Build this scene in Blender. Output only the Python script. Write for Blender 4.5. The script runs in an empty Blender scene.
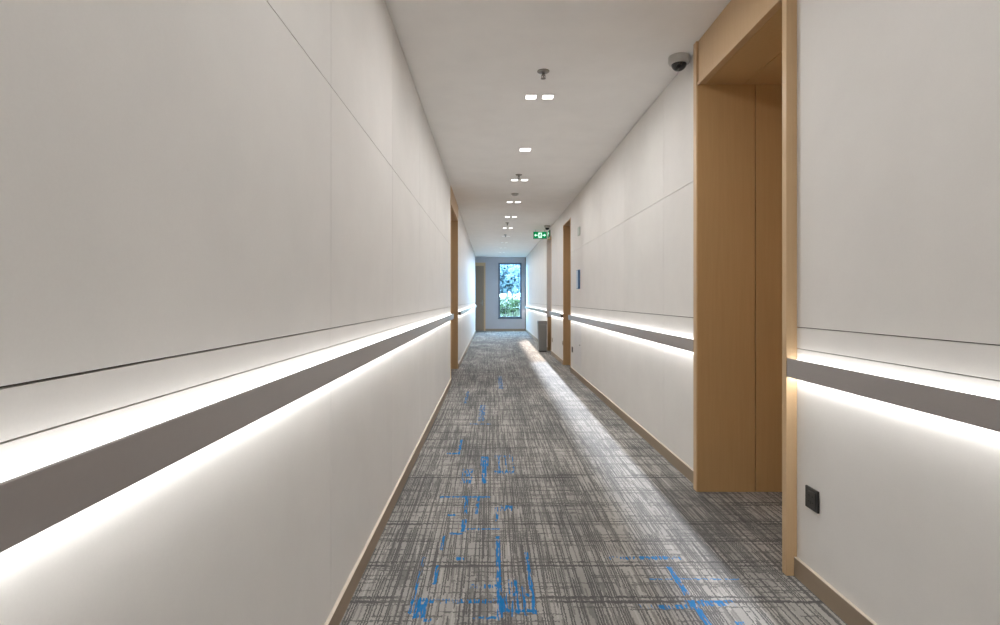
import bpy, bmesh, math, random
from mathutils import Vector, Matrix
random.seed(7)
sc = bpy.context.scene
COL = sc.collection
H = 1.15            # eye height
XL, XR = -0.548, 1.273
CEIL = 2.70
END = 20.5
BACK = -1.6

def lin(c):
    c /= 255.0
    return c / 12.92 if c <= 0.04045 else ((c + 0.055) / 1.055) ** 2.4
def rgb(r, g, b): return (lin(r), lin(g), lin(b), 1.0)

# ------------------------------------------------------------------ materials
class NT:
    """small helper round a node tree"""
    def __init__(s, name):
        s.m = bpy.data.materials.new(name); s.m.use_nodes = True
        s.t = s.m.node_tree; s.t.nodes.clear()
        s.out = s.t.nodes.new('ShaderNodeOutputMaterial')
    def n(s, kind, **kw):
        nd = s.t.nodes.new('ShaderNode' + kind)
        for k, v in kw.items(): setattr(nd, k, v)
        return nd
    def put(s, sock, v):
        if isinstance(v, bpy.types.NodeSocket): s.t.links.new(v, sock)
        else: sock.default_value = v
    def math(s, op, a, b=0.0, c=0.0, clamp=False):
        nd = s.n('Math', operation=op); nd.use_clamp = clamp
        s.put(nd.inputs[0], a); s.put(nd.inputs[1], b); s.put(nd.inputs[2], c)
        return nd.outputs[0]
    def coords(s):
        return s.n('TexCoord').outputs['Object']
    def scaled(s, v, sx, sy, sz):
        nd = s.n('Mapping'); s.put(nd.inputs['Vector'], v); nd.inputs['Scale'].default_value = (sx, sy, sz)
        return nd.outputs[0]
    def noise(s, v, scale=1.0, detail=2.0, rough=0.5):
        nd = s.n('TexNoise'); s.put(nd.inputs['Vector'], v)
        nd.inputs['Scale'].default_value = scale; nd.inputs['Detail'].default_value = detail
        nd.inputs['Roughness'].default_value = rough
        return nd.outputs[0]
    def step(s, v, a, b, x=0.0, y=1.0):
        nd = s.n('MapRange'); nd.clamp = True
        s.put(nd.inputs[0], v); nd.inputs[1].default_value = a; nd.inputs[2].default_value = b
        nd.inputs[3].default_value = x; nd.inputs[4].default_value = y
        return nd.outputs[0]
    def mix(s, f, a, b):
        nd = s.n('Mix', data_type='RGBA')
        s.put(nd.inputs[0], f); s.put(nd.inputs[6], a); s.put(nd.inputs[7], b)
        return nd.outputs[2]
    def bsdf(s, col, rough=0.5, metal=0.0, spec=0.5, bump=None, bs=0.2, bd=0.002):
        p = s.n('BsdfPrincipled')
        s.put(p.inputs['Base Color'], col); s.put(p.inputs['Roughness'], rough)
        p.inputs['Metallic'].default_value = metal; p.inputs['Specular IOR Level'].default_value = spec
        if bump is not None:
            b = s.n('Bump'); b.inputs['Strength'].default_value = bs; b.inputs['Distance'].default_value = bd
            s.put(b.inputs['Height'], bump); s.t.links.new(b.outputs[0], p.inputs['Normal'])
        s.t.links.new(p.outputs[0], s.out.inputs[0])
        return p

def plain(name, c, rough=0.5, metal=0.0, spec=0.5, vary=0.06, scale=40):
    t = NT(name); f = t.noise(t.coords(), scale, 2)
    d = tuple(x * (1 - vary) for x in c[:3]) + (1,)
    t.bsdf(t.mix(f, d, c), rough, metal, spec)
    return t.m
def emit(name, c, s):
    t = NT(name); e = t.n('Emission'); e.inputs[0].default_value = c; e.inputs[1].default_value = s
    t.t.links.new(e.outputs[0], t.out.inputs[0]); return t.m

def wall_mat(name, c):
    t = NT(name); co = t.coords()
    a = t.noise(co, 3.0, 4, 0.6); b = t.noise(co, 240, 2)
    f = t.math('ADD', t.math('MULTIPLY', a, 0.75), t.math('MULTIPLY', b, 0.25))
    f = t.step(f, 0.3, 0.7)
    d = tuple(x * 0.93 for x in c[:3]) + (1,)
    t.bsdf(t.mix(f, d, c), 0.62, 0, 0.25, b, 0.08, 0.001)
    return t.m
def wood_mat(name, c1, c2):
    t = NT(name); co = t.coords()
    g = t.noise(t.scaled(co, 60, 60, 2.5), 1, 4, 0.6); h = t.noise(t.scaled(co, 240, 240, 6), 1, 2)
    f = t.step(t.math('ADD', t.math('MULTIPLY', g, 0.7), t.math('MULTIPLY', h, 0.3)), 0.3, 0.7)
    t.bsdf(t.mix(f, c1, c2), 0.42, 0, 0.4, h, 0.05, 0.0005)
    return t.m

M = {}
M['wall'] = wall_mat('wall_covering', rgb(226, 223, 219))
M['gap'] = plain('shadow_gap', rgb(92, 86, 80), 0.9)
M['ceil'] = wall_mat('ceiling_paint', rgb(243, 240, 237))
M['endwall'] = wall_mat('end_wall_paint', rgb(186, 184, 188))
M['wood'] = wood_mat('oak_veneer', rgb(195, 160, 113), rgb(202, 168, 121))
M['wooddark'] = wood_mat('darker_veneer', rgb(176, 146, 108), rgb(184, 154, 116))  # same grain as the oak, in a darker tone
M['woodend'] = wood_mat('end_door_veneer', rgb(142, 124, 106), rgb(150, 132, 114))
M['woodlite'] = wood_mat('oak_frame', rgb(196, 165, 127), rgb(203, 173, 135))
M['base'] = plain('taupe_baseboard', rgb(150, 133, 114), 0.55)
M['basetop'] = plain('pale_baseboard_edge', rgb(208, 196, 180), 0.6)
M['rail'] = plain('brushed_rail', rgb(158, 152, 149), 0.3, 0.1, 0.75, 0.05, 90)
M['cap'] = plain('rail_cap', rgb(96, 90, 87), 0.5, 0.2)
M['led'] = emit('led_diffuser', (1.0, 1.0, 0.99, 1), 5.5)
M['led_low'] = emit('led_diffuser_lower', (1.0, 1.0, 0.99, 1), 17.0)
M['lens'] = emit('lamp_lens', (1.0, 0.975, 0.93, 1), 6.0)
M['lens_fill'] = emit('lamp_lens_frosted', (.95, .975, 1.0, 1), 1.2)  # dim lens of the added far fill lamps
M['white'] = plain('white_plastic', rgb(222, 220, 216), 0.4)
M['greyplastic'] = plain('grey_plastic', rgb(190, 188, 184), 0.4)
M['dome'] = plain('smoked_dome', rgb(26, 24, 23), 0.12, 0, 0.6)
M['black'] = plain('black_plastic', rgb(46, 44, 41), 0.45)
M['blackslot'] = plain('socket_hole', rgb(16, 15, 15), 0.7)
M['beige'] = plain('beige_plastic', rgb(176, 164, 150), 0.5)
M['chrome'] = plain('chrome_metal', rgb(150, 146, 140), 0.3, 0.8)
M['bronze'] = plain('dark_lock_metal', rgb(62, 46, 34), 0.4, 0.4)
M['bin'] = plain('grey_steel', rgb(132, 131, 130), 0.42, 0.3)
M['binlid'] = plain('pale_steel', rgb(176, 174, 170), 0.4, 0.35)
M['bindark'] = plain('dark_plinth', rgb(44, 42, 41), 0.6)
M['frame'] = plain('slate_window_frame', rgb(92, 104, 118), 0.45, 0.2)
M['bluesign'] = plain('blue_sign_face', rgb(70, 104, 140), 0.4)
M['palesign'] = plain('pale_sign_edge', rgb(186, 205, 224), 0.4)
M['cooldoor'] = wall_mat('cabinet_covering', rgb(222, 220, 219))
M['greypanel'] = plain('grey_jamb_panel', rgb(208, 204, 202), 0.4)
M['exithouse'] = plain('exit_sign_housing', rgb(120, 130, 122), 0.4, 0.3)
M['exitgreen'] = emit('exit_green', rgb(0, 150, 84), 1.0)
M['exitwhite'] = emit('exit_pictogram', rgb(214, 255, 236), 1.5)

# window panes: thin clear / blue film glass that light passes straight through
def pane_mat(name, tint):
    t = NT(name)
    tr = t.n('BsdfTransparent'); tr.inputs[0].default_value = tint
    gl = t.n('BsdfGlossy'); gl.inputs['Roughness'].default_value = 0.02
    lw = t.n('LayerWeight'); lw.inputs[0].default_value = 0.2
    mx = t.n('MixShader')
    t.t.links.new(t.math('MULTIPLY', lw.outputs['Fresnel'], 0.6), mx.inputs[0])
    t.t.links.new(tr.outputs[0], mx.inputs[1]); t.t.links.new(gl.outputs[0], mx.inputs[2])
    t.t.links.new(mx.outputs[0], t.out.inputs[0]); return t.m
M['pane_blue'] = pane_mat('blue_film_glass', (0.52, 0.71, 0.86, 1))
M['pane_clear'] = pane_mat('clear_glass', (0.46, 0.57, 0.62, 1))

def leaf_mat(name, c1, c2):
    t = NT(name); f = t.step(t.noise(t.coords(), 3.0, 3), 0.35, 0.65)
    col = t.mix(f, c1, c2)
    d = t.n('BsdfDiffuse'); tl = t.n('BsdfTranslucent'); mx = t.n('MixShader'); mx.inputs[0].default_value = 0.4
    t.put(d.inputs[0], col); t.put(tl.inputs[0], col)
    t.t.links.new(d.outputs[0], mx.inputs[1]); t.t.links.new(tl.outputs[0], mx.inputs[2])
    t.t.links.new(mx.outputs[0], t.out.inputs[0]); return t.m
M['leaf'] = leaf_mat('tree_leaves', rgb(84, 92, 92), rgb(96, 104, 104))
M['shrub'] = leaf_mat('shrub_leaves', rgb(44, 56, 38), rgb(74, 86, 62))
M['flower'] = leaf_mat('white_blossom', rgb(110, 108, 112), rgb(130, 128, 132))
M['bark'] = plain('bark', rgb(50, 46, 42), 0.9)
M['lawn'] = leaf_mat('lawn_grass', rgb(56, 62, 48), rgb(72, 78, 60))
M['render'] = plain('sun_blocker_render', rgb(120, 118, 114), 0.8)

# carpet -----------------------------------------------------------------
def carpet():
    t = NT('striated_carpet'); co = t.coords()
    # wobble so that woven lines are ragged
    nz = t.n('TexNoise'); t.put(nz.inputs['Vector'], t.scaled(co, 90, 90, 1)); nz.inputs['Scale'].default_value = 1
    off = t.n('VectorMath', operation='MULTIPLY_ADD')
    t.put(off.inputs[0], nz.outputs['Color']); off.inputs[1].default_value = (0.012, 0.03, 0); off.inputs[2].default_value = (0, 0, 0)
    add = t.n('VectorMath', operation='ADD'); t.put(add.inputs[0], co); t.put(add.inputs[1], off.outputs[0])
    sub = t.n('VectorMath', operation='SUBTRACT'); t.put(sub.inputs[0], add.outputs[0]); sub.inputs[1].default_value = (0.006, 0.015, 0)
    sep = t.n('SeparateXYZ'); t.put(sep.inputs[0], sub.outputs[0]); X, Y = sep.outputs[0], sep.outputs[1]
    # tone patches: soft blocks
    big = t.noise(t.scaled(co, 2.3, 1.3, 1), 1, 3, 0.55)
    blk = t.noise(t.scaled(co, 5.5, 1.1, 1), 1, 1)
    tone = t.step(t.math('ADD', t.math('MULTIPLY', big, 0.6), t.math('MULTIPLY', blk, 0.4)), 0.38, 0.62)
    base = t.mix(tone, rgb(140, 138, 134), rgb(171, 167, 161))
    # fine pile
    pile = t.noise(t.scaled(co, 300, 300, 1), 1, 2)
    base = t.mix(t.step(pile, 0.3, 0.7, 0.0, 0.28), base, rgb(92, 90, 88))
    # woven threads: narrow lanes, each broken into dashes of its own
    sp0 = t.n('SeparateXYZ'); t.put(sp0.inputs[0], co); x0_, y0_ = sp0.outputs[0], sp0.outputs[1]
    def wn(a, b=None):
        nd = t.n('TexWhiteNoise', noise_dimensions='2D')
        cb = t.n('CombineXYZ'); t.put(cb.inputs[0], a); t.put(cb.inputs[1], b if b is not None else 0.0)
        t.put(nd.inputs['Vector'], cb.outputs[0]); return nd.outputs['Value']
    def threads(u, v, pitch, length, seed, lo, gain, width):
        q = t.math('ADD', t.math('DIVIDE', u, pitch), seed)
        i = t.math('FLOOR', q); r = wn(i, seed)
        j = t.math('FLOOR', t.math('ADD', t.math('DIVIDE', v, length), t.math('MULTIPLY', r, 37.0)))
        on = t.math('GREATER_THAN', wn(i, j), t.math('SUBTRACT', lo, t.math('MULTIPLY', t.math('SUBTRACT', 1.0, tone), gain)))
        fr = t.math('SUBTRACT', t.math('FRACT', q), 0.5)
        return t.math('MULTIPLY', on, t.math('COMPARE', fr, 0.0, width))
    l1 = threads(X, y0_, .0095, .45, 3.0, .68, .2, .27)
    l2 = threads(X, y0_, .0062, .14, 11.0, .74, .12, .5)
    l3 = threads(X, y0_, .0085, .22, 23.0, .86, 0.0, .4)
    l5 = threads(X, y0_, .026, 1.2, 31.0, .68, .2, .11)
    br = t.noise(t.scaled(co, 3.2, 9, 1), 1, 2)
    wob = t.n('CombineXYZ'); t.put(wob.inputs[1], t.math('MULTIPLY', y0_, 2.2))
    yy = t.math('ADD', Y, t.math('MULTIPLY', t.noise(wob.outputs[0], 1, 2), 0.22))
    ph = t.math('MULTIPLY', t.math('FRACT', t.math('DIVIDE', yy, 0.245)), 0.245)
    c1 = t.math('COMPARE', ph, 0.06, 0.0075); c2 = t.math('COMPARE', ph, 0.092, 0.005)
    cr = t.math('MULTIPLY', t.math('MAXIMUM', c1, c2), t.step(br, 0.36, 0.48))
    l4 = threads(Y, x0_, .015, .26, 47.0, .82, .14, .26)
    dark = t.math('MAXIMUM', t.math('MULTIPLY', l1, 0.74), t.math('MULTIPLY', l2, 0.42))
    dark = t.math('MAXIMUM', dark, t.math('MULTIPLY', l5, 0.7))
    dark = t.math('MAXIMUM', dark, t.math('MULTIPLY', cr, 0.8))
    dark = t.math('MAXIMUM', dark, t.math('MULTIPLY', l4, 0.66))
    col = t.mix(t.math('MULTIPLY', l3, 0.5), base, rgb(178, 174, 169))
    col = t.mix(dark, col, rgb(58, 58, 60))
    # blue accents woven in (x0, x1, y0, y1, solid)
    R = [(-.285,-.240,2.02,2.16,1),(-.245,-.215,2.0,2.02,1),(-.304,-.292,2.05,2.5,0),(-.238,-.222,2.26,2.42,1),
         (-.234,-.222,2.57,2.73,1),(.022,.042,2.02,2.72,1),(.022,.040,2.9,3.1,0),(-.135,.045,2.80,2.815,1),
         (-.152,-.126,2.77,2.93,1),(-.21,-.14,2.74,2.76,1),(-.23,-.19,2.975,3.0,1),(-.145,-.128,3.0,3.15,0),
         (-.085,-.07,3.0,3.15,1),(.05,.12,3.05,3.13,0),(-.25,.035,2.12,2.15,0),(-.08,.035,2.23,2.26,0),
         (-.065,.035,2.015,2.03,1),(-.155,-.12,2.47,2.5,1),(.035,.062,2.07,2.2,1),(.07,.085,2.03,2.3,0),
         (.093,.106,2.05,2.3,1),(.122,.132,2.04,2.25,1),(.152,.168,2.05,2.55,1),(.04,.17,2.17,2.19,0),(.04,.17,2.06,2.08,1),
         (-.072,-.018,3.86,4.1,1),(-.06,-.03,3.5,3.9,1),(-.19,-.12,3.5,3.8,0),(.02,.16,3.7,3.76,0),(.02,.16,4.08,4.14,0),
         (.05,.062,3.7,4.1,1),(.1,.11,3.7,4.1,0),(.15,.16,3.72,4.1,0),(-.3,0,3.25,3.275,1),(-.15,-.13,3.08,3.25,1),(-.08,-.065,3.08,3.25,1),
         (-.25,-.23,4.17,4.6,1),(-.33,-.23,4.16,4.2,1),(.516,.85,2.48,2.505,0),(.66,.79,2.478,2.507,1),
         (.752,.775,2.18,2.41,1),(.645,1.02,2.30,2.308,1),(.74,.92,2.10,2.14,1),(.54,.76,2.08,2.11,0),(.755,.78,1.95,2.1,1),
         (.87,.90,1.97,2.0,1),(-.30,-.27,6.2,7.0,0),(-.12,-.06,5.3,6.1,0),(.1,.16,7.2,8.4,0),(-.2,.0,5.15,5.2,0)]
    masks = [None, None]
    for x0, x1, y0, y1, s in R:
        a = t.math('COMPARE', X, (x0 + x1) / 2, (x1 - x0) / 2)
        b = t.math('COMPARE', Y, (y0 + y1) / 2, (y1 - y0) / 2)
        q = t.math('MULTIPLY', a, b)
        masks[s] = q if masks[s] is None else t.math('MAXIMUM', masks[s], q)
    thr = t.noise(t.scaled(co, 120, 14, 1), 1, 1)
    m = t.math('MAXIMUM', t.math('MULTIPLY', masks[1], t.step(thr, 0.41, 0.46)),
               t.math('MULTIPLY', masks[0], t.step(thr, 0.5, 0.55)))
    blue = t.mix(pile, rgb(4, 92, 152), rgb(20, 124, 186))
    col = t.mix(t.math('MULTIPLY', m, 0.92), col, blue)
    t.bsdf(col, 0.95, 0, 0.1, pile, 0.35, 0.003)
    return t.m
M['carpet'] = carpet()

# ------------------------------------------------------------------ mesh builder
class MB:
    def __init__(s): s.bm = bmesh.new(); s.mi = 0
    def box(s, x0, x1, y0, y1, z0, z1, bev=0.0, mi=0, seg=2):
        b = bmesh.new(); bmesh.ops.create_cube(b, size=1.0)
        for v in b.verts:
            v.co = Vector((x0 + (v.co.x + .5) * (x1 - x0), y0 + (v.co.y + .5) * (y1 - y0), z0 + (v.co.z + .5) * (z1 - z0)))
        if bev: bmesh.ops.bevel(b, geom=b.edges[:], offset=bev, segments=seg, affect='EDGES', profile=0.5)
        return s._add(b, mi)
    def lathe(s, prof, c=(0, 0, 0), axis='z', seg=24, mi=0, smooth=True, sx=1.0):
        """profile of (radius, height) turned round an axis"""
        b = bmesh.new(); rings = []
        for r, h in prof:
            ring = []
            for k in range(seg):
                a = 2 * math.pi * k / seg
                p = (r * math.cos(a) * sx, r * math.sin(a), h)
                if axis == 'x': p = (p[2], p[0], p[1])
                if axis == 'y': p = (p[0], p[2], p[1])
                ring.append(b.verts.new((p[0] + c[0], p[1] + c[1], p[2] + c[2])))
            rings.append(ring)
        for i in range(len(rings) - 1):
            for k in range(seg):
                f = b.faces.new((rings[i][k], rings[i][(k + 1) % seg], rings[i + 1][(k + 1) % seg], rings[i + 1][k])); f.smooth = smooth
        b.faces.new(rings[0][::-1]); b.faces.new(rings[-1])
        bmesh.ops.recalc_face_normals(b, faces=b.faces[:])
        return s._add(b, mi)
    def prism(s, pts, lo, hi, axis='y', mi=0, bev=0.0):
        b = bmesh.new(); A = []; B = []
        for u, v in pts:
            P = {'y': lambda w: (u, w, v), 'x': lambda w: (w, u, v), 'z': lambda w: (u, v, w)}[axis]
            A.append(b.verts.new(P(lo))); B.append(b.verts.new(P(hi)))
        n = len(pts)
        b.faces.new(A); b.faces.new(B[::-1])
        for i in range(n): b.faces.new((A[i], B[i], B[(i + 1) % n], A[(i + 1) % n]))
        bmesh.ops.recalc_face_normals(b, faces=b.faces[:])
        if bev: bmesh.ops.bevel(b, geom=b.edges[:], offset=bev, segments=2, affect='EDGES', profile=0.5)
        return s._add(b, mi)
    def tube(s, p, q, r0, r1=None, seg=12, mi=0):
        r1 = r0 if r1 is None else r1
        p, q = Vector(p), Vector(q); d = q - p
        b = bmesh.new()
        bmesh.ops.create_cone(b, cap_ends=True, segments=seg, radius1=r0, radius2=r1, depth=d.length)
        mt = Matrix.Translation((p + q) / 2) @ d.to_track_quat('Z', 'Y').to_matrix().to_4x4()
        bmesh.ops.transform(b, matrix=mt, verts=b.verts[:])
        for f in b.faces: f.smooth = len(f.verts) == 4
        return s._add(b, mi)
    def _add(s, b, mi):
        for f in b.faces: f.material_index = mi
        me = bpy.data.meshes.new('tmp'); b.to_mesh(me); b.free()
        s.bm.from_mesh(me); bpy.data.meshes.remove(me); return s
    def build(s, name, mats, parent=None, origin=None):
        if not isinstance(mats, (list, tuple)): mats = [mats]
        me = bpy.data.meshes.new(name)
        o0 = Vector((0, 0, 0))
        if parent is not None: o0 = parent_origin(parent)
        elif origin is not None: o0 = Vector(origin)
        if o0.length: bmesh.ops.translate(s.bm, verts=s.bm.verts[:], vec=-o0)
        s.bm.to_mesh(me); s.bm.free()
        for m in mats: me.materials.append(m)
        o = bpy.data.objects.new(name, me); COL.objects.link(o)
        if parent is not None: o.parent = parent
        elif origin is not None: o.location = origin
        return o
def parent_origin(p):
    v = Vector(p.location)
    while p.parent is not None: p = p.parent; v += Vector(p.location)
    return v
def empty(name, loc=(0, 0, 0)):
    o = bpy.data.objects.new(name, None); o.location = loc; o.empty_display_size = .1; COL.objects.link(o); return o
def tag(o, label, cat, group=None):
    o['label'] = label; o['category'] = cat
    if group: o['group'] = group
    return o
def struct(o): o['kind'] = 'structure'; return o
def copy_tree(o, parent=None):
    c = o.copy(); COL.objects.link(c)
    if parent is not None: c.parent = parent
    for ch in list(o.children): copy_tree(ch, c)
    return c

# ------------------------------------------------------------------ the shell
b = MB().box(-1.6, XR + 1.1, BACK - .1, END + .3, -0.12, 0)
struct(b.build('floor', M['carpet']))
b = MB().box(-1.6, XR + 1.1, BACK - .1, END + .3, CEIL, CEIL + .12)
struct(b.build('ceiling', M['ceil']))

def panelled(name, side, y0, y1, ys, zs, gv=.0016, top=CEIL - .008, mat='wall', gh=None):
    """cladding panels on a dark backing; side -1 left, +1 right. ys: vertical joints, zs: level joints"""
    mb = MB(); face = XL if side < 0 else XR
    def bx(d0, d1, a0, a1, c0, c1, mi):
        xs = sorted((face + side * d0, face + side * d1)); mb.box(xs[0], xs[1], a0, a1, c0, c1, 0, mi)
    bx(.012, .12, y0, y1, 0, CEIL, 1)
    yy = [y0] + [y for y in ys if y0 < y < y1] + [y1]
    zz = [(0, 0)] + [z for z in zs] + [(top, 0)]
    for i in range(len(yy) - 1):
        for j in range(len(zz) - 1):
            a = yy[i] + (gv if i else 0); c = yy[i + 1] - (gv if i + 2 < len(yy) else 0)
            bx(0, .012, a, c, zz[j][0] + zz[j][1], zz[j + 1][0] - zz[j + 1][1], 0)
    return struct(mb.build(name, [M[mat], M['gap']]))

LJ = [1.918, 3.12, 4.31, 5.5, 6.68]
L1, L2 = 7.58, 9.33          # left doorway
R1a, R1b = 2.365, 3.352      # near doorway on the right
R2a, R2b = 8.93, 9.86
R3a, R3b = 11.80, 12.60
panelled('wall_left', -1, BACK, L1, LJ, [(.989, .0013), (1.051, .0018), (1.88, .0015)])
panelled('wall_left_far', -1, L2, 19.55, [10.6, 11.9, 13.2, 14.5, 15.8, 17.1, 18.4], [(1.051, .0025)])
panelled('wall_right', 1, BACK, R1a - .035, [0.2], [(.946, .0016), (1.035, .0018)])
panelled('wall_right_middle', 1, R1b + .05, R2a, [4.13, 5.33, 6.53, 7.73], [(1.035, .0025), (1.895, .0018)])
panelled('wall_right_further', 1, R2b, R3a, [10.8], [(1.035, .0025)])
panelled('wall_right_far', 1, R3b, END, [13.8, 15.0, 16.2, 17.4, 18.6, 19.8], [(1.035, .0025)])
# walls above the right-hand doorways
struct(MB().box(XR, XR + .12, R2a, R2b, 2.46, CEIL - .004).build('wall_right_over_door', M['wall']))
struct(MB().box(XR, XR + .12, R3a, R3b, 2.50, CEIL - .004).build('wall_right_over_passage', M['wall']))
# end wall with the window opening
WX0, WX1, WZ0, WZ1 = .272, 1.118, .47, 2.49
mb = MB()
mb.box(-1.6, WX0, END, END + .2, 0, CEIL); mb.box(WX1, XR + .3, END, END + .2, 0, CEIL)
mb.box(WX0, WX1, END, END + .2, 0, WZ0); mb.box(WX0, WX1, END, END + .2, WZ1, CEIL)
struct(mb.build('wall_end', M['endwall']))
struct(MB().box(-1.6, XR + .3, BACK - .1, BACK, 0, CEIL).build('wall_back', M['wall']))
AY0 = 19.55                   # short side bay at the end of the left wall
mb = MB().box(-1.62, -1.5, AY0 - .12, END, 0, CEIL); mb.box(-1.5, XL - .12, AY0 - .12, AY0, 0, CEIL)
struct(mb.build('wall_left_alcove', M['wall']))
struct(MB().box(XR - .03, XR - .001, END - .03, END - .001, 0, CEIL - .01, .003).build('trim_1', M['gap']))

def baseboard(name, x, side, y0, y1):
    mb = MB(); t = .012; h = .08
    xs = sorted((x, x - side * t)); mb.box(xs[0], xs[1], y0, y1, 0, h - .003)
    mb.box(xs[0], xs[1], y0, y1, h - .003, h, 0, 1)
    return struct(mb.build(name, [M['base'], M['basetop']]))
baseboard('baseboard_left', XL, -1, BACK, L1)
baseboard('baseboard_left_far', XL, -1, L2, 19.55)
baseboard('baseboard_right', XR, 1, BACK, R1a - .035)
baseboard('baseboard_right_middle', XR, 1, R1b + .05, R2a)
baseboard('baseboard_right_further', XR, 1, R2b, R3a)
baseboard('baseboard_right_far', XR, 1, R3b, END)
mb = MB().box(-.2, XR, END - .012, END, 0, .08)
struct(mb.build('baseboard_end', M['base']))

# ------------------------------------------------------------------ doorways
OH = 2.436
# near right: deep oak portal
d = struct(empty('door_1', (XR, R1a, 0)))
p = .044
MB().box(XR - p, XR + .9, R1a - .035, R1a, 0, CEIL - .003, .0015).build('near_jamb', M['woodlite'], d)
mb = MB().box(XR - p, XR - .012, R1b, R1b + .05, 0, CEIL - .003, .0015).box(XR - .012, XR + .9, R1b + .025, R1b + .05, 0, CEIL - .003)
mb.build('far_jamb', M['woodlite'], d)
MB().box(XR - p + .012, XR + .02, R1a, R1b - .003, OH, CEIL - .002, .001).build('header_fascia', M['woodlite'], d)
MB().box(XR - p + .004, XR - p + .02, R1a, R1b, OH - .006, OH + .012, .002).build('header_edge_strip', M['woodlite'], d)
# reveal boards on the far side, with a shadow gap at 1.58
mb = MB().box(XR - p + .004, 1.578, R1b - .006, R1b + .02, 0, OH, .001); mb.build('reveal_panel', M['wood'], d)
mb = MB().box(1.583, XR + .75, R1b - .006, R1b + .02, 0, OH, .001); mb.build('reveal_panel', M['wood'], d)
MB().box(XR, XR + .75, R1b + .015, R1b + .025, 0, OH).build('reveal_backing', M['gap'], d)
MB().box(XR, XR + .75, R1a, R1a + .012, 0, OH, .001).build('near_reveal_panel', M['wood'], d)
MB().box(XR + .005, 1.506, R1a, R1b - .006, OH - .002, OH + .014, .001).build('soffit_panel', M['wood'], d)
MB().box(1.510, XR + .75, R1a, R1b - .006, OH - .002, OH + .014, .001).build('soffit_panel', M['wood'], d)
MB().box(XR, XR + .9, R1a, R1b, OH + .014, CEIL - .002).build('soffit_backing', M['gap'], d)
leaf = MB().box(XR + .75, XR + .79, R1a, R1b + .02, 0, OH, .002).build('door_leaf', M['wood'], d)
mb = MB().box(XR + .735, XR + .75, R1a + .10, R1a + .15, .95, 1.15, .004)
mb.tube((XR + .74, R1a + .125, 1.05), (XR + .69, R1a + .125, 1.05), .009).tube((XR + .69, R1a + .125, 1.05), (XR + .69, R1a + .25, 1.05), .009)
mb.build('handle', M['chrome'], leaf)

# left doorway
d = struct(empty('door_2', (XL, L1, 0)))
MB().box(XL - .5, XL + .006, L1, L1 + .03, 0, OH + .12, .001).build('near_jamb', M['woodlite'], d)
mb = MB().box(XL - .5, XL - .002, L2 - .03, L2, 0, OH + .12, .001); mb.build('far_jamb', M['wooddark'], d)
MB().box(XL - .02, XL + .004, L1 + .03, L2 - .03, OH + .02, CEIL - .006, .001).build('header_fascia', M['woodlite'], d)
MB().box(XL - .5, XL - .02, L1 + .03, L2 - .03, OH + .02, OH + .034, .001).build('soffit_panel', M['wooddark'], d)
MB().box(XL - .5, XL - .02, L1, L2, OH + .12, CEIL - .004).build('over_door_box', M['wall'], d)
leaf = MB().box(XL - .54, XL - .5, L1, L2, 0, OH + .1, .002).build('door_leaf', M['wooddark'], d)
mb = MB().box(XL - .5, XL - .488, L1 + .12, L1 + .17, .95, 1.15, .004)
mb.tube((XL - .49, L1 + .145, 1.05), (XL - .44, L1 + .145, 1.05), .009).tube((XL - .44, L1 + .145, 1.05), (XL - .44, L1 + .27, 1.05), .009)
mb.build('handle', M['chrome'], leaf)

def right_door(name, a, bb, top, deep, lock=True, panel=False):
    d = struct(empty(name, (XR, a, 0)))
    MB().box(XR - .004, XR + deep, a, a + .025, 0, top, .001).build('near_jamb', M['woodlite'], d)
    if panel:
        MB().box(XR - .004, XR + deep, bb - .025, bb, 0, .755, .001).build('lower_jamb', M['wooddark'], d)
        MB().box(XR - .022, XR + deep, bb - .03, bb, .765, top, .001).build('upper_jamb_panel', M['greypanel'], d)
        MB().box(XR - .006, XR + deep, bb - .027, bb, .755, .765).build('jamb_joint', M['gap'], d)
    else:
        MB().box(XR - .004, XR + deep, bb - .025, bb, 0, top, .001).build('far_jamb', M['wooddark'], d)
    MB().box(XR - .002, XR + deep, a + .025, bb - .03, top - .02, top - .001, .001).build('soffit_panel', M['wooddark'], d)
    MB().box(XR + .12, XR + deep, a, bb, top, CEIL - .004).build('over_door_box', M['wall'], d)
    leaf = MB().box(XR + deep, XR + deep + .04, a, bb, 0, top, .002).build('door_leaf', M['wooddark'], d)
    if lock:
        mb = MB().prism([(XR + deep - .002, 1.52), (XR + deep - .04, 1.52), (XR + deep - .046, 1.47), (XR + deep - .012, 1.36), (XR + deep - .002, 1.36)], bb - .34, bb - .26, 'y', 0, .003)
        mb.build('door_lock', M['bronze'], leaf)
right_door('door_3', R2a, R2b, 2.46, .16)
right_door('door_4', R3a, R3b, 2.50, .16, False, True)

# door in the end wall
d = struct(empty('door_5', (-.7, END, 0)))
mb = MB().box(-.26, -.2, END - .03, END, 0, 2.50, .002).box(-1.16, -1.10, END - .03, END, 0, 2.50, .002).box(-1.10, -.26, END - .03, END, 2.38, 2.50, .002)
mb.build('door_frame', M['woodlite'], d)
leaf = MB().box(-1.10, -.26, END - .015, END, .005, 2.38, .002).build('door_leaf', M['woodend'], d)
mb = MB().box(-.335, -.295, END - .022, END - .015, .93, 1.12, .003)
mb.tube((-.315, END - .02, 1.02), (-.315, END - .06, 1.02), .009).tube((-.315, END - .06, 1.02), (-.43, END - .06, 1.02), .009)
mb.build('handle', M['chrome'], leaf)

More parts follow.
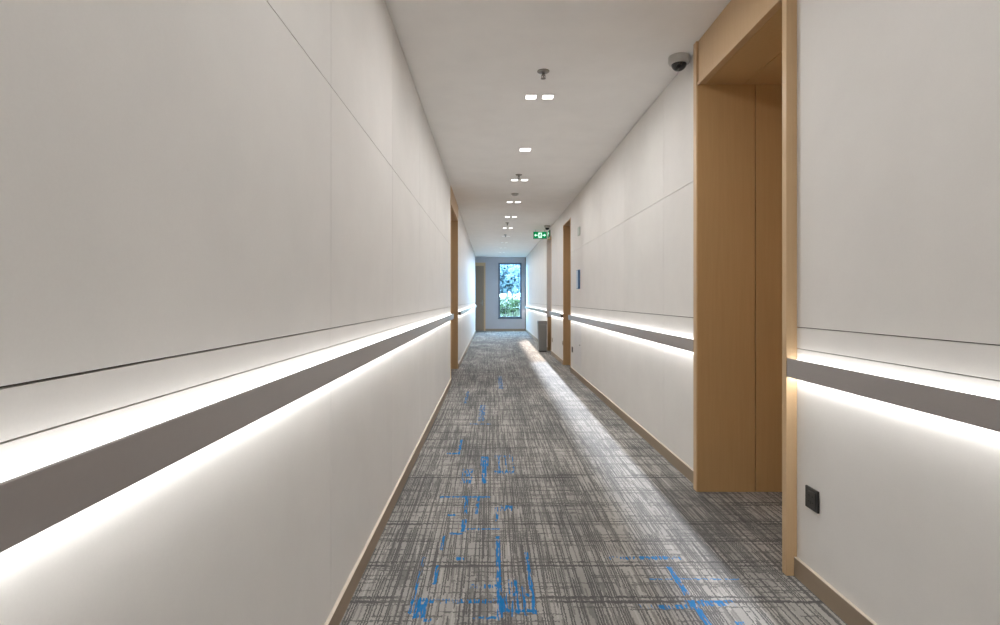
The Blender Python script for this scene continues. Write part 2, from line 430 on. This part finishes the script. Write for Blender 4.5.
# ------------------------------------------------------------------ window
w = struct(empty('window_1', ((WX0 + WX1) / 2, END, WZ0)))
f = .062
mb = MB()
mb.box(WX0, WX0 + f, END - .02, END + .07, WZ0, WZ1, .004); mb.box(WX1 - f, WX1, END - .02, END + .07, WZ0, WZ1, .004)
mb.box(WX0 + f, WX1 - f, END - .02, END + .07, WZ0, WZ0 + f, .004); mb.box(WX0 + f, WX1 - f, END - .02, END + .07, WZ1 - f, WZ1, .004)
mb.build('window_frame', M['frame'], w)
ZM = 1.30
MB().box(WX0 + f, WX1 - f, END + .02, END + .026, ZM, WZ1 - f).build('upper_pane', M['pane_blue'], w)
MB().box(WX0 + f, WX1 - f, END + .02, END + .026, WZ0 + f, ZM).build('lower_pane', M['pane_clear'], w)
MB().box(WX0 - .02, WX1 + .02, END - .035, END, WZ0 - .03, WZ0, .004).build('window_sill', M['frame'], w)

# ------------------------------------------------------------------ handrails with light strips
def handrail(side, y0, y1, z0, z1, label, p=.044):
    face = XL if side < 0 else XR
    r = empty('handrail', (face, (y0 + y1) / 2, z0))
    tag(r, label, 'handrail', 'lit handrails along the corridor walls')
    def bx(name, d0, d1, a, c, e, g, m, bev=0.0):
        xs = sorted((face - side * d0, face - side * d1))
        return MB().box(xs[0], xs[1], a, c, e, g, bev).build(name, m, r)
    bx('fascia', p - .008, p, y0 + .003, y1 - .003, z0, z1, M['rail'], .0015)
    bx('core', .001, p - .008, y0 + .004, y1 - .004, z0 + .014, z1 - .014, M['cap'])
    bx('light_strip', .002, p - .009, y0 + .004, y1 - .004, z1 - .014, z1 - .006, M['led'])
    bx('light_strip', .002, p - .009, y0 + .004, y1 - .004, z0 + .003, z0 + .014, M['led_low'])
    bx('end_cap', .001, p - .0005, y0, y0 + .003, z0 + .001, z1 - .012, M['cap'])
    bx('end_cap', .001, p - .0005, y1 - .003, y1, z0 + .001, z1 - .012, M['cap'])
LZ = (.889, .9595); RZ = (.829, .907)
handrail(-1, BACK, L1 - .005, *LZ, 'long grey handrail with glowing edges on the left wall, nearest')
handrail(-1, L2 + .01, 19.54, *LZ, 'grey lit handrail on the left wall beyond the wooden doorway')
handrail(1, BACK, R1a - .036, *RZ, 'grey lit handrail above the black wall socket, beside the near oak portal')
handrail(1, R1b + .051, R2a - .005, *RZ, 'grey lit handrail on the right wall just past the large oak portal')
handrail(1, R2b + .005, R3a - .005, *RZ, 'short grey lit handrail on the right wall between the two far doorways')
handrail(1, R3b + .01, END - .05, *RZ, 'farthest grey lit handrail on the right wall, running behind the bin to the window')

# ------------------------------------------------------------------ ceiling fittings
CX = .362
def make_downlight(twin=True):
    r = empty('twin_downlight' if twin else 'downlight', (CX, 0, CEIL))
    for s in ((-1, 1) if twin else (0,)):
        x = CX + s * .064
        mb = MB(); o, i = (.047, .040) if twin else (.062, .054)
        mb.box(x - o, x - i, -o, o, CEIL - .004, CEIL); mb.box(x + i, x + o, -o, o, CEIL - .004, CEIL)
        mb.box(x - i, x + i, -o, -i, CEIL - .004, CEIL); mb.box(x - i, x + i, i, o, CEIL - .004, CEIL)
        mb.build('trim_ring', M['white'], r)
        MB().box(x - i, x + i, -i, i, CEIL - .003, CEIL - .001).build('lens', M['lens'], r)
    la = bpy.data.lights.new('lamp', 'AREA'); la.shape = 'RECTANGLE'; la.size = .19; la.size_y = .08
    la.energy = 10.5; la.color = (1.0, .99, .985); la.spread = math.radians(175)
    lo = bpy.data.objects.new('lamp', la); COL.objects.link(lo); lo.parent = r; lo.location = (0, 0, -.006)
    return r
DL = [(4.28, 'twin downlight just beyond the nearest ceiling sprinkler'),
      (-.2, 'twin downlight in the ceiling behind the viewpoint'),
      (1.3, 'twin downlight in the ceiling straight above the viewpoint'),
      (2.825, 'twin downlight cut off by the top edge of the photo, ahead of the nearest sprinkler'),
      (5.79, 'single bright downlight standing alone, second along the ceiling after the nearest sprinkler'),
      (7.26, 'twin downlight right behind the second ceiling sprinkler'),
      (8.9, 'twin downlight just beyond the round ceiling smoke detector'),
      (10.5, 'twin downlight just before the third ceiling sprinkler'),
      (12.14, 'twin downlight beside the green hanging exit sign, farthest clearly bright one'),
      (13.7, 'faint added fill downlight in the bright far ceiling, first beyond the exit sign'),
      (15.25, 'faint added fill downlight in the bright far ceiling, second beyond the exit sign'),
      (16.8, 'faint added fill downlight in the bright far ceiling, third beyond the exit sign'),
      (18.4, 'faint added fill downlight nearest the end window')]
dl0 = None
FAR_FILL = bpy.data.lights.new('lamp', 'AREA'); FAR_FILL.shape = 'RECTANGLE'; FAR_FILL.size = .19; FAR_FILL.size_y = .08  # added fill lamp for the far end of the corridor
FAR_FILL.energy = 12.0; FAR_FILL.color = (.95, .975, 1.0); FAR_FILL.spread = math.radians(160)
for i, (y, lab) in enumerate(DL):
    if y == 5.79: o = make_downlight(False)
    elif dl0 is None: dl0 = make_downlight(); o = dl0
    else: o = copy_tree(dl0)
    if y > 13:         # added fill downlights with dim lenses, there to brighten the far end
        for c in list(o.children):
            if c.type == 'LIGHT': c.data = FAR_FILL
            elif c.name.startswith('lens'): c.data = c.data.copy(); c.data.materials[0] = M['lens_fill']
    if y < 2:          # the lamps over and behind the viewpoint burn lower
        for c in o.children:
            if c.type == 'LIGHT': c.data = c.data.copy(); c.data.energy = 6.5
    o.location.y = y; o.location.x = CX + {4.28: .008, 2.825: -.04, 5.79: -.008, 7.26: .008, 10.5: .012}.get(y, 0) - (.0 if y < 6 else 0)
    tag(o, lab, 'ceiling light', 'downlights along the corridor ceiling')

def make_sprinkler():
    r = empty('sprinkler', (.355, 3.8, CEIL)); x, y = .355, 3.8
    MB().lathe([(.042, 0), (.042, -.004), (.034, -.010), (.016, -.013)], (x, y, CEIL)).build('escutcheon', M['chrome'], r)
    MB().lathe([(.011, -.012), (.011, -.026), (.014, -.027), (.014, -.031), (.008, -.032)], (x, y, CEIL), seg=12).build('body', M['chrome'], r)
    mb = MB()
    for s in (-1, 1):
        mb.tube((x + s * .010, y, CEIL - .030), (x + s * .013, y, CEIL - .041), .0022, seg=8)
        mb.tube((x + s * .013, y, CEIL - .041), (x, y, CEIL - .050), .0022, seg=8)
    mb.build('frame_arm', M['chrome'], r)
    MB().tube((x, y, CEIL - .032), (x, y, CEIL - .048), .0025, seg=8).build('bulb', M['bronze'], r)
    mb = MB().lathe([(.004, -.048), (.017, -.050), (.017, -.053), (.003, -.0535)], (x, y, CEIL), seg=16)
    mb.build('deflector', M['chrome'], r)
    return r
sp0 = make_sprinkler(); g = 'ceiling sprinklers'
tag(sp0, 'nearest metal sprinkler head hanging from the white ceiling', 'sprinkler', g)
for x, y, lab in [(.345, 6.95, 'metal sprinkler head in front of the third row of downlights'),
                  (.33, 11.3, 'small dark sprinkler head far down the ceiling, between the two farthest downlights'),
                  (.345, 13.4, 'farthest tiny sprinkler head, beyond the last bright downlight')]:
    o = copy_tree(sp0); o.location = (x, y, CEIL); tag(o, lab, 'sprinkler', g)
r = empty('smoke_detector', (.35, 8.2, CEIL)); tag(r, 'flat round smoke detector on the ceiling between downlights', 'smoke detector')
MB().lathe([(.055, 0), (.055, -.012), (.048, -.018)], (.35, 8.2, CEIL)).build('base', M['greyplastic'], r)
MB().lathe([(.044, -.017), (.040, -.026), (.02, -.032), (.002, -.033)], (.35, 8.2, CEIL)).build('sensor_cap', M['greyplastic'], r)

def make_camera_dome():
    x, y = 1.20, 3.575
    r = empty('mounted_dome_camera', (x, y, CEIL))
    MB().lathe([(.064, .001), (.0665, -.004), (.066, -.034), (.060, -.046), (.047, -.049)], (x, y, CEIL), seg=40).build('housing', M['greyplastic'], r)
    pr = [(.047 * math.cos(a), -.047 - .044 * math.sin(a)) for a in [k * math.pi / 20 for k in range(10)]] + [(.002, -.091)]
    dm = MB().lathe(pr, (x, y, CEIL), seg=32).build('dome', M['dome'], r)
    MB().lathe([(.012, 0), (.014, .006), (.010, .009)], (x - .012, y - .040, CEIL - .072), 'y', 16).build('lens', M['blackslot'], dm)
    return r
c0 = make_camera_dome(); tag(c0, 'white dome camera on the ceiling beside the oak portal header', 'security camera', 'dome cameras')
c1 = copy_tree(c0); c1.location = (1.18, 11.75, CEIL); tag(c1, 'small dome camera on the ceiling behind the green exit sign, far away', 'security camera', 'dome cameras')

# exit signs
def exit_sign(name, label, x, y, z, W, Hh, flat=False):
    r = empty(name, (x, y, z)); tag(r, label, 'exit sign')
    def P(u, v): return u, v
    def rect(mb, u0, u1, v0, v1, d0, d1):
        if not flat: mb.box(x + u0, x + u1, y - d1, y - d0, z + v0, z + v1)
        else: mb.box(x - d1, x - d0, y - u1, y - u0, z + v0, z + v1)
        return mb
    def poly(mb, pts, d0, d1):
        if not flat: mb.prism([(x + u, z + v) for u, v in pts], y - d1, y - d0, 'y')
        else: mb.prism([(y - u, z + v) for u, v in pts], x - d1, x - d0, 'x')
        return mb
    h = MB()
    if not flat: h.box(x - W / 2 - .008, x + W / 2 + .008, y - .012, y + .012, z - .008, z + Hh + .008, .003)
    else: h.box(x - .03, x, y - W / 2 - .008, y + W / 2 + .008, z - .008, z + Hh + .008, .003)
    h.build('housing', M['exithouse'], r)
    d = .012 if not flat else .03
    face = rect(MB(), -W / 2, W / 2, 0, Hh, d, d + .002).build('green_panel', M['exitgreen'], r)
    e0, e1 = d + .002, d + .003
    s = Hh
    # white doorway in the middle with a running figure left green, arrows either side
    mb = MB(); rect(mb, -.27 * s, .27 * s, .1 * s, .9 * s, e0, e1); mb.build('white_doorway', M['exitwhite'], face)
    mb = MB(); e2, e3 = e1, e1 + .001
    circ = [(.07 * s + .07 * s * math.cos(k * math.pi / 5), .76 * s + .07 * s * math.sin(k * math.pi / 5)) for k in range(10)]
    poly(mb, circ, e2, e3)
    for pts in ([(-.04, .66), (.1, .66), (.04, .4), (-.1, .42)], [(-.1, .42), (.0, .42), (-.1, .26), (-.2, .16), (-.24, .2), (-.15, .3)],
                [(.0, .42), (.06, .42), (.14, .28), (.1, .14), (.05, .15), (.08, .27)], [(-.04, .66), (-.16, .58), (-.2, .46), (-.16, .45), (-.12, .54), (-.02, .6)],
                [(.1, .66), (.18, .52), (.24, .54), (.24, .5), (.16, .46), (.07, .56)]):
        poly(mb, [(u * s, v * s) for u, v in pts], e2, e3)
    mb.build('running_figure', M['exitgreen'], face)
    for sg in (-1, 1):
        mb = MB(); k = W / 2
        rect(mb, *sorted((sg * .36 * s, sg * (k - .30 * s))), .43 * s, .57 * s, e0, e1)
        poly(mb, [(sg * (k - .34 * s), .26 * s), (sg * (k - .10 * s), .5 * s), (sg * (k - .34 * s), .74 * s)], e0, e1)
        mb.build('arrow', M['exitwhite'], face)
    if not flat:
        for sg in (-1, 1):
            MB().tube((x + sg * W * .36, y, z + Hh + .006), (x + sg * W * .36, y, CEIL), .004).build('hanger', M['chrome'], r)
    return r
exit_sign('exit_sign', 'green lit exit sign with white running figure hanging from the ceiling', 1.09, 12.45, 2.505, .285, .145)
exit_sign('exit_sign', 'green exit sign fixed flat on the right wall above the last doorway', XR, 12.15, 2.512, .30, .12, True)

# ------------------------------------------------------------------ wall fittings on the right
def outlet(y, z, label, body, slot, s=.086):
    r = empty('wall_socket', (XR, y, z)); tag(r, label, 'wall socket', 'wall sockets')
    h = s / 2
    MB().box(XR - .009, XR, y - h, y + h, z - h, z + h, .003).build('cover_plate', M[body], r)
    f = MB().box(XR - .0105, XR - .008, y - h * .72, y + h * .72, z - h * .72, z + h * .72, .001).build('socket_face', M[body], r)
    mb = MB()
    for (a, c, t) in ((-.012, .012, 0), (.012, .012, 0), (0, -.014, 1), (-.014, -.012, 0), (.014, -.012, 0)):
        if t: mb.box(XR - .0108, XR - .010, y + a - .0015, y + a + .0015, z + c - .006, z + c + .006)
        else: mb.box(XR - .0108, XR - .010, y + a - .004, y + a + .004, z + c - .0015, z + c + .0015)
    mb.build('slots', M[slot], f)
outlet(2.212, .362, 'black square wall socket low on the right wall under the near handrail', 'black', 'blackslot')
outlet(8.74, .37, 'dark wall socket low on the right wall just before the first far doorway', 'black', 'blackslot')
outlet(9.92, .38, 'small beige wall socket at the far edge of the first far doorway', 'beige', 'blackslot', .07)
outlet(11.57, .317, 'small beige wall socket on the right wall just before the bin', 'beige', 'blackslot', .086)

r = empty('wall_sign', (XR, 8.08, 1.302)); tag(r, 'slim blue sign plate standing out from the right wall before the doorway', 'sign')
MB().box(XR - .03, XR, 8.0, 8.16, 1.302, 1.576, .003).build('sign_body', M['bluesign'], r)
MB().box(XR - .032, XR - .0295, 8.01, 8.15, 1.31, 1.568, .001).build('sign_face', M['palesign'], r)
r = MB().box(XR - .02, XR, 7.98, 8.12, 2.07, 2.19, .006)
r = r.build('wall_plate', plain('sage_plastic', rgb(186, 192, 182), .5), None, (XR, 8.05, 2.13)); tag(r, 'small pale grey-green plate high on the right wall above the blue sign', 'wall plate')

r = empty('wall_cabinet', (XR, 8.2, .18)); tag(r, 'flush pale cabinet door low in the right wall beside the dark socket', 'cabinet')
MB().box(XR - .004, XR, 7.90, 8.52, .18, .80, .001).build('door', M['cooldoor'], r)
MB().lathe([(.008, 0), (.010, -.008), (.006, -.012)], (XR - .004, 7.97, .50), 'x', 12).build('knob', M['chrome'], r)

# bin
bx0, bx1, by = 1.035, 1.228, 12.28
r = empty('trash_bin', ((bx0 + bx1) / 2, by + .12, 0)); tag(r, 'slim grey metal trash bin standing against the right wall near the last doorway', 'trash bin')
MB().box(bx0 + .025, bx1 - .008, by + .01, by + .25, 0, .025, .003).build('plinth', M['bindark'], r)
bm_ = MB(); bm_.box(bx0, bx1, by, by + .26, .022, .60, .008)
for v in bm_.bm.verts:
    k = 1 - (v.co.z - .022) / .58
    v.co.x += .022 * k if v.co.x < 1.1 else -.004 * k
    v.co.y += .008 * k if v.co.y < by + .13 else -.008 * k
body = bm_.build('body', M['bin'], r)
MB().box(bx0 + .03, bx1 - .03, by - .003, by + .004, .06, .50, .002).build('front_panel', M['bin'], body)
mb = MB().prism([(bx0 - .002, .60), (bx1 + .002, .60), (bx1 + .002, .665), (bx1 - .006, .68), (bx0 + .006, .68), (bx0 - .002, .665)], by - .003, by + .263, 'y', 0, .003)
lid = mb.build('lid', M['bin'], r)
MB().box(bx0 + .02, bx1 - .02, by + .02, by + .24, .679, .684, .002).build('flap', M['binlid'], lid)

# ------------------------------------------------------------------ outdoors
struct(MB().box(-30, 40, END + .2, 95, -.35, -.25).build('ground', M['lawn']))
mb = MB().box(-26, .92, 64, 72, -.3, 18)  # added unseen building block; its edge narrows the sun streak on the carpet
for fl in range(4):
    for k in range(6):
        mb.box(-25 + k * 4.2, -22.6 + k * 4.2, 63.95, 64, .8 + fl * 3.5, 2.6 + fl * 3.5, 0, 1)
struct(mb.build('added_sun_blocker', [M['render'], M['frame']]))

def foliage(cx, cy, cz, rx, ry, rz, n, size, seed, mats, nb=3, spots=0.0):
    rnd = random.Random(seed); bm = bmesh.new()
    lobes = [(0, 0, 0, .78)] + [(rnd.uniform(-.5, .5), rnd.uniform(-.5, .5), rnd.uniform(-.45, .5), rnd.uniform(.4, .55)) for _ in range(9)]
    for k in range(n):
        lx, ly, lz, lr = rnd.choice(lobes)
        a = rnd.uniform(0, 2 * math.pi); u = rnd.uniform(-1, 1); q = math.sqrt(1 - u * u); rr = lr * rnd.uniform(.72, 1.03)
        c = Vector((cx + (lx + rr * q * math.cos(a)) * rx, cy + (ly + rr * q * math.sin(a)) * ry, cz + (lz + rr * u) * rz))
        n1 = Vector((rnd.gauss(0, 1), rnd.gauss(0, 1), rnd.gauss(0, 1))).normalized(); t1 = n1.orthogonal().normalized(); t2 = n1.cross(t1)
        s = size * rnd.uniform(.6, 1.3)
        f = bm.faces.new([bm.verts.new(c + t1 * s), bm.verts.new(c + t2 * s * .55), bm.verts.new(c - t1 * s), bm.verts.new(c - t2 * s * .55)])
        f.material_index = 1 if rnd.random() < spots else 0
    return bm
def tree(x, y, h, r, label, seed):
    e = empty('tree', (x, y, -.25)); tag(e, label, 'tree', 'trees beyond the window')
    mb = MB(); mb.bm = foliage(x, y, h - r * 1.05, r, r, r * 1.05, 1500, .17 * r, seed, None)
    mb.build('foliage', M['leaf'], e)
    mb = MB().tube((x, y, -.25), (x + .05, y, h * .45), .16, .11).tube((x + .05, y, h * .45), (x, y, h * .75), .11, .05)
    for k in range(4):
        a = k * 1.7; mb.tube((x + .04, y, h * .42), (x + r * .6 * math.cos(a), y + r * .6 * math.sin(a), h * .68), .06, .02, 8)
    mb.build('trunk', M['bark'], e)
tree(1.55, 55, 5.2, 1.75, 'leafy tree showing at the left of the window, seen through blue glass', 1)
tree(3.1, 50, 4.9, 1.6, 'leafy tree showing at the right of the window, seen through blue glass', 2)
tree(2.3, 62, 5.6, 1.9, 'taller tree standing behind the other trees in the window', 3)
def shrub(x, y, h, r, label, seed, spots):
    e = empty('shrub', (x, y, -.25)); tag(e, label, 'shrub', 'shrubs outside the window')
    mb = MB(); mb.bm = foliage(x, y, h - .62 * r, r, r * .8, r * .62, 900, .055, seed, None, 3, spots)
    mb.build('foliage', [M['shrub'], M['flower']], e)
    mb = MB()
    for k in range(5):
        a = k * 1.26; mb.tube((x, y, -.25), (x + .5 * r * math.cos(a), y + .4 * r * math.sin(a), h - .6 * r), .018, .008, 8)
    mb.build('stems', M['bark'], e)
shrub(.55, 24.2, 1.16, .55, 'pale green shrub at lower left outside the window', 11, .10)
shrub(1.15, 25.0, 1.26, .6, 'pale green shrub at lower right outside the window', 12, .04)
shrub(.82, 27.5, 1.42, .7, 'white-flowered shrub at the back of the window planting', 13, .35)
for fx, fy, fh, fs, lab in [(.95, 40, 1.52, 21, 'low dark shrub far outside, under the left tree in the window'),
                            (1.75, 41, 1.58, 22, 'low dark shrub far outside, in the middle below the trees'),
                            (2.5, 39.5, 1.5, 23, 'low dark shrub far outside, under the right tree in the window')]:
    shrub(fx, fy, fh, .85, lab, fs, .15)

# ------------------------------------------------------------------ light, world, camera
W = bpy.data.worlds.new('daylight'); sc.world = W; W.use_nodes = True
nt = W.node_tree; bg = nt.nodes['Background']
bg.inputs[0].default_value = (.76, .88, 1.0, 1); bg.inputs[1].default_value = 105
su = bpy.data.lights.new('sun', 'SUN'); su.energy = 62.0; su.angle = math.radians(.2); su.color = (1.0, .56, .41)
so = bpy.data.objects.new('sun', su); COL.objects.link(so); so.location = (.9, 40, 8)
e = math.radians(7.25); az = .003
so.rotation_euler = Vector((-az, -math.cos(e), -math.sin(e))).to_track_quat('-Z', 'Y').to_euler()
def portal(size, loc, d):
    po = bpy.data.lights.new('window_daylight', 'AREA'); po.shape = 'RECTANGLE'; po.size, po.size_y = size
    po.cycles.is_portal = True
    ob = bpy.data.objects.new('window_daylight', po); COL.objects.link(ob); ob.location = loc
    ob.rotation_euler = Vector(d).to_track_quat('-Z', 'Y').to_euler()
portal((WX1 - WX0, WZ1 - WZ0), ((WX0 + WX1) / 2, END + .12, (WZ0 + WZ1) / 2), (0, -1, 0))

cam = bpy.data.cameras.new('camera'); co = bpy.data.objects.new('camera', cam); COL.objects.link(co)
co.location = (0, 0, H); co.rotation_euler = (math.radians(90), 0, 0)
cam.sensor_width = 36; cam.sensor_fit = 'HORIZONTAL'; cam.lens = 36 * 560 / 1000
cam.shift_x = (500 - 491) / 1000; cam.shift_y = -(312.5 - 299.5) / 1000
cam.clip_start = .02; cam.clip_end = 300
sc.camera = co
sc.view_settings.view_transform = 'Standard'; sc.view_settings.look = 'None'
sc.view_settings.gamma = 1; sc.view_settings.use_curve_mapping = False
sc.view_settings.exposure = -0.14
sc.cycles.use_denoising = True
sc.cycles.max_bounces = 14; sc.cycles.diffuse_bounces = 8; sc.cycles.transparent_max_bounces = 12
